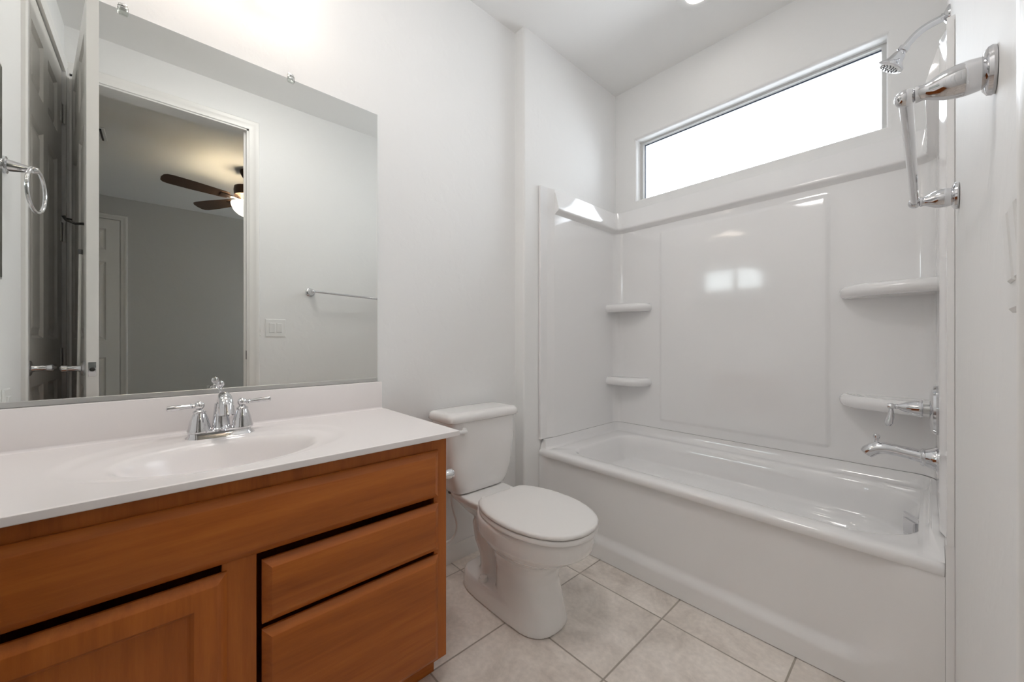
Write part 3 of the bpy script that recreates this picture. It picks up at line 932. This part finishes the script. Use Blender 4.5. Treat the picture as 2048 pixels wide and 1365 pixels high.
# ------------------------------------------------------------------ towel bar
tbx = 1.516
tb = thing('towel_bar', (1.59, 1.095, 1.40), 'chrome towel bar on the right-hand wall beside the doorway', 'towel bar')
for yy, zz in ((.818, 1.412), (1.370, 1.390)):
    x0 = rwx(yy) - .0005
    b = MB()
    b.lathe([(1e-4, 0), (1.0, 0), (1.04, .003), (1.0, .007), (.80, .011), (1e-4, .011)], (x0, yy, zz), (-1, 0, 0), 36, .030, .030)
    Lp = x0 - tbx
    b.lathe([(.0200, .008), (.0210, .014), (.0222, Lp * .28), (.0215, Lp * .42), (.0190, Lp * .55), (.0145, Lp * .67), (.0112, Lp * .75), (.0105, Lp * .80), (.0115, Lp * .88)], (x0, yy, zz), (-1, 0, 0), 28)
    b.ball((tbx, yy, zz), .0125)
    build('post', b, CHROME, tb)
b = MB(); b.tube([(tbx, .818, 1.412), (tbx, 1.370, 1.390)], .0078, 22)
build('bar', b, CHROME, tb)

# ------------------------------------------------------------------ fittings on the wall beside the vanity (seen in the mirror)
tr = thing('towel_ring', (.50, YFW, 1.62), 'chrome towel ring left of the white closet door', 'towel ring')
b = MB()
b.lathe([(1e-4, 0), (.028, 0), (.028, .006), (.020, .009), (.018, .02), (.011, .05), (.009, .058), (.012, .064), (.009, .074), (1e-4, .076)], (.541, YFW + .0005, 1.634), (0, 1, 0), 26)
build('post', b, CHROME, tr)
b = MB()
cc = Vector((.544, YFW + .068, 1.634 - .068)); dd_ = Vector((math.cos(math.radians(7)), math.sin(math.radians(7)), 0))
ring = [cc + dd_ * .074 * math.sin(2 * PI * k / 40) + Vector((0, 0, .074 * math.cos(2 * PI * k / 40))) for k in range(41)]
b.tube(ring, .0052, 14)
build('ring', b, CHROME, tr)

mc = thing('medicine_cabinet', (.30, YFW, 1.25), 'mirrored medicine cabinet edge at the far left of the wall mirror', 'cabinet')
b = MB(); b.box(.03, .508, YFW + .0005, YFW + .003, 1.25, 1.945)
build('frame', b, ALU, mc)
b = MB(); b.box(.034, .504, YFW + .0025, YFW + .004, 1.257, 1.938)
build('mirror_door', b, MIRROR, mc, smooth=False)

def plate(t, o, du, dn, w, h):
    fr = frame_fn(o, du, dn); mb = MB()
    def lp2(g, n): return [fr(-w / 2 + g, n, -h / 2 + g), fr(w / 2 - g, n, -h / 2 + g), fr(w / 2 - g, n, h / 2 - g), fr(-w / 2 + g, n, h / 2 - g)]
    mb.loft([lp2(0, .0005), lp2(0, .003), lp2(.004, .006)])
    build('cover_plate', mb, PLASTIC, t, smooth=False)
    return fr
def rocker(t, fr, u, nm='rocker'):
    mb = MB()
    def lp2(g, n0, n1): return [fr(u - .0165 + g, n0, -.0335 + g), fr(u + .0165 - g, n0, -.0335 + g), fr(u + .0165 - g, n1, .0335 - g), fr(u - .0165 + g, n1, .0335 - g)]
    mb.loft([lp2(0, .005, .005), lp2(0, .007, .0105), lp2(.002, .0085, .012)])
    build(nm, mb, PLASTIC, t, smooth=False)
swc = Vector((1.6018, .595, 1.142))
sw = thing('light_switch', swc, 'white double rocker light switch beside the bathroom doorway', 'light switch')
fr = plate(sw, swc, (0, 1, 0), (-1, 0, 0), .125, .125)
rocker(sw, fr, -.023); rocker(sw, fr, .023)
oc = Vector((.552, YFW, .832))
ou = thing('wall_outlet', oc, 'white electrical outlet on the wall just above the sink top', 'outlet')
fr = plate(ou, oc, (1, 0, 0), (0, 1, 0), .075, .118)
rocker(ou, fr, 0, 'receptacle')
oc = Vector((BX, .475, .40))
ou2 = thing('wall_outlet', oc, 'white electrical outlet low on the grey bedroom wall', 'outlet')
fr = plate(ou2, oc, (0, 1, 0), (-1, 0, 0), .075, .118)
rocker(ou2, fr, 0, 'receptacle')

rd = thing('leaning_rod', (.90, -.27, 0), 'thin pale rod leaning against the back of the open bathroom door', 'rod')
b = MB(); b.tube([(.905, -.268, .004), (.885, -.2515, 1.42)], .005, 12)
build('shaft', b, ROD, rd)
b = MB(); b.tube([(.8851, -.2516, 1.415), (.8848, -.2514, 1.435)], .0065, 12)
build('end_cap', b, RUBBER, rd)

# ------------------------------------------------------------------ lamps of the bathroom, plus an added fill light
vl = thing('vanity_light', (0.0, .13, 2.36), 'two-lamp vanity light above the wall mirror', 'lamp')
b = MB(); b.box(.0005, .03, -.10, .41, 2.40, 2.50, .006, 2)
build('back_plate', b, CHROME, vl)
for yy in (.02, .29):
    b = MB(); b.tube([(.03, yy, 2.46), (.09, yy, 2.47), (.125, yy, 2.44), (.13, yy, 2.395)], .010, 14)
    arm = build('arm', b, CHROME, vl)
    b = MB(); b.lathe([(.028, 0), (.034, .02), (.050, .06), (.066, .11), (.070, .125), (.066, .125), (.046, .06), (.024, .004)], (.13, yy, 2.40), (0, 0, -1), 28)
    build('lamp_shade', b, SHADE, arm)

rl = thing('recessed_light', (.78, 1.922, ZC), 'small round recessed ceiling light above the tub', 'ceiling light')
b = MB()
b.lathe([(.095, .0), (.094, -.005), (.072, -.009), (.056, -.004), (.054, .0)], (.78, 1.922, ZC), (0, 0, 1), 40)
build('trim_ring', b, PLASTIC, rl)
b = MB(); b.lathe([(1e-4, -.003), (.055, -.003), (.055, -.0005), (1e-4, -.0005)], (.78, 1.922, ZC), (0, 0, 1), 36)
build('lens', b, LENS, rl)

cl = thing('added_fill_light', (.88, .42, ZC), 'unseen round opal fill light added over the middle of the bathroom', 'ceiling light')  # invented source out of view, brightens the floor, tub apron and cabinet
b = MB(); b.lathe([(.185, -.0005), (.187, -.012), (.180, -.022), (.172, -.022), (.172, -.0005)], (.88, .42, ZC), (0, 0, 1), 44)
build('rim', b, PLASTIC, cl)
b = MB(); b.lathe([(.171, -.018), (.165, -.035), (.14, -.058), (.09, -.075), (.04, -.082), (1e-4, -.083)], (.88, .42, ZC), (0, 0, 1), 44)
build('dome', b, FILL_DOME, cl)

# ------------------------------------------------------------------ bedroom ceiling fan and vent
FX, FYY = 3.08, 0.64
fan = thing('ceiling_fan', (FX, FYY, ZC), 'dark ceiling fan with lit bowl in the bedroom seen through the mirror', 'ceiling fan')
b = MB()
b.lathe([(.07, 0), (.07, -.02), (.05, -.06), (.02, -.09), (.012, -.10), (.012, -.14), (.05, -.15), (.115, -.165), (.12, -.20), (.115, -.25), (.08, -.265), (.06, -.29), (.05, -.31), (1e-4, -.31)], (FX, FYY, ZC - .001), (0, 0, 1), 36)
build('motor', b, BRONZE, fan)
b = MB()
b.lathe([(.140, 0), (.142, -.008), (.138, -.03), (.12, -.07), (.085, -.105), (.04, -.128), (1e-4, -.133), (1e-4, -.128), (.08, -.10), (.13, -.03), (.135, 0)], (FX, FYY, ZC - .325), (0, 0, 1), 36)
bw = build('light_bowl', b, BOWLG, fan)
b = MB(); b.lathe([(.010, 0), (.014, -.006), (.008, -.02), (1e-4, -.024)], (FX, FYY, ZC - .457), (0, 0, 1), 16)
build('finial', b, BRONZE, bw)
for k in range(5):
    a = math.radians(-105 + 72 * k)
    ux, uy = math.cos(a), math.sin(a); px, py = -uy, ux
    def W(r_, w, z): return (FX + ux * r_ + px * w, FYY + uy * r_ + py * w, ZC - .285 + z)
    b = MB()
    prof = [(.17, .045), (.20, .052), (.45, .066), (.60, .068), (.64, .060), (.66, .040), (.668, .0)]
    tilt = -.26
    up_ = [W(r_, w, w * tilt) for r_, w in prof] + [W(r_, -w, -w * tilt) for r_, w in reversed(prof[:-1])]
    dn_ = [(x, y, z - .006) for x, y, z in up_]
    b.loft([dn_, up_])
    bl = build('blade', b, FANB, fan, smooth=False)
    b = MB(); b.box(0, 1, -.012, .012, -.004, .004)
    for v in b.bm.verts:
        r_ = .09 + v.co.x * .15; w = v.co.y * (1 + 1.8 * v.co.x)
        v.co = Vector(W(r_, w, v.co.z - .008 + w * tilt * v.co.x))
    build('blade_iron', b, BRONZE, bl)
fl = bpy.data.lights.new('fan_lamp', 'POINT'); fl.energy = 7.0; fl.color = (1.0, .82, .6); fl.shadow_soft_size = .035
fo = bpy.data.objects.new('fan_lamp', fl); COL.objects.link(fo); fo.location = (FX, FYY, ZC - .36)

cv = thing('ceiling_vent', (3.03, -.42, ZC), 'white air vent on the bedroom ceiling at the left of the doorway', 'vent')
b = MB(); b.box(2.90, 3.16, -.50, -.335, ZC - .008, ZC - .0005, .003, 1)
build('frame', b, PLASTIC, cv)
for k in range(6):
    b = MB(); b.box(2.92, 3.14, -.485 + k * .024, -.474 + k * .024, ZC - .018, ZC - .006)
    build('louver', b, DARK if k % 2 else PLASTIC, cv)
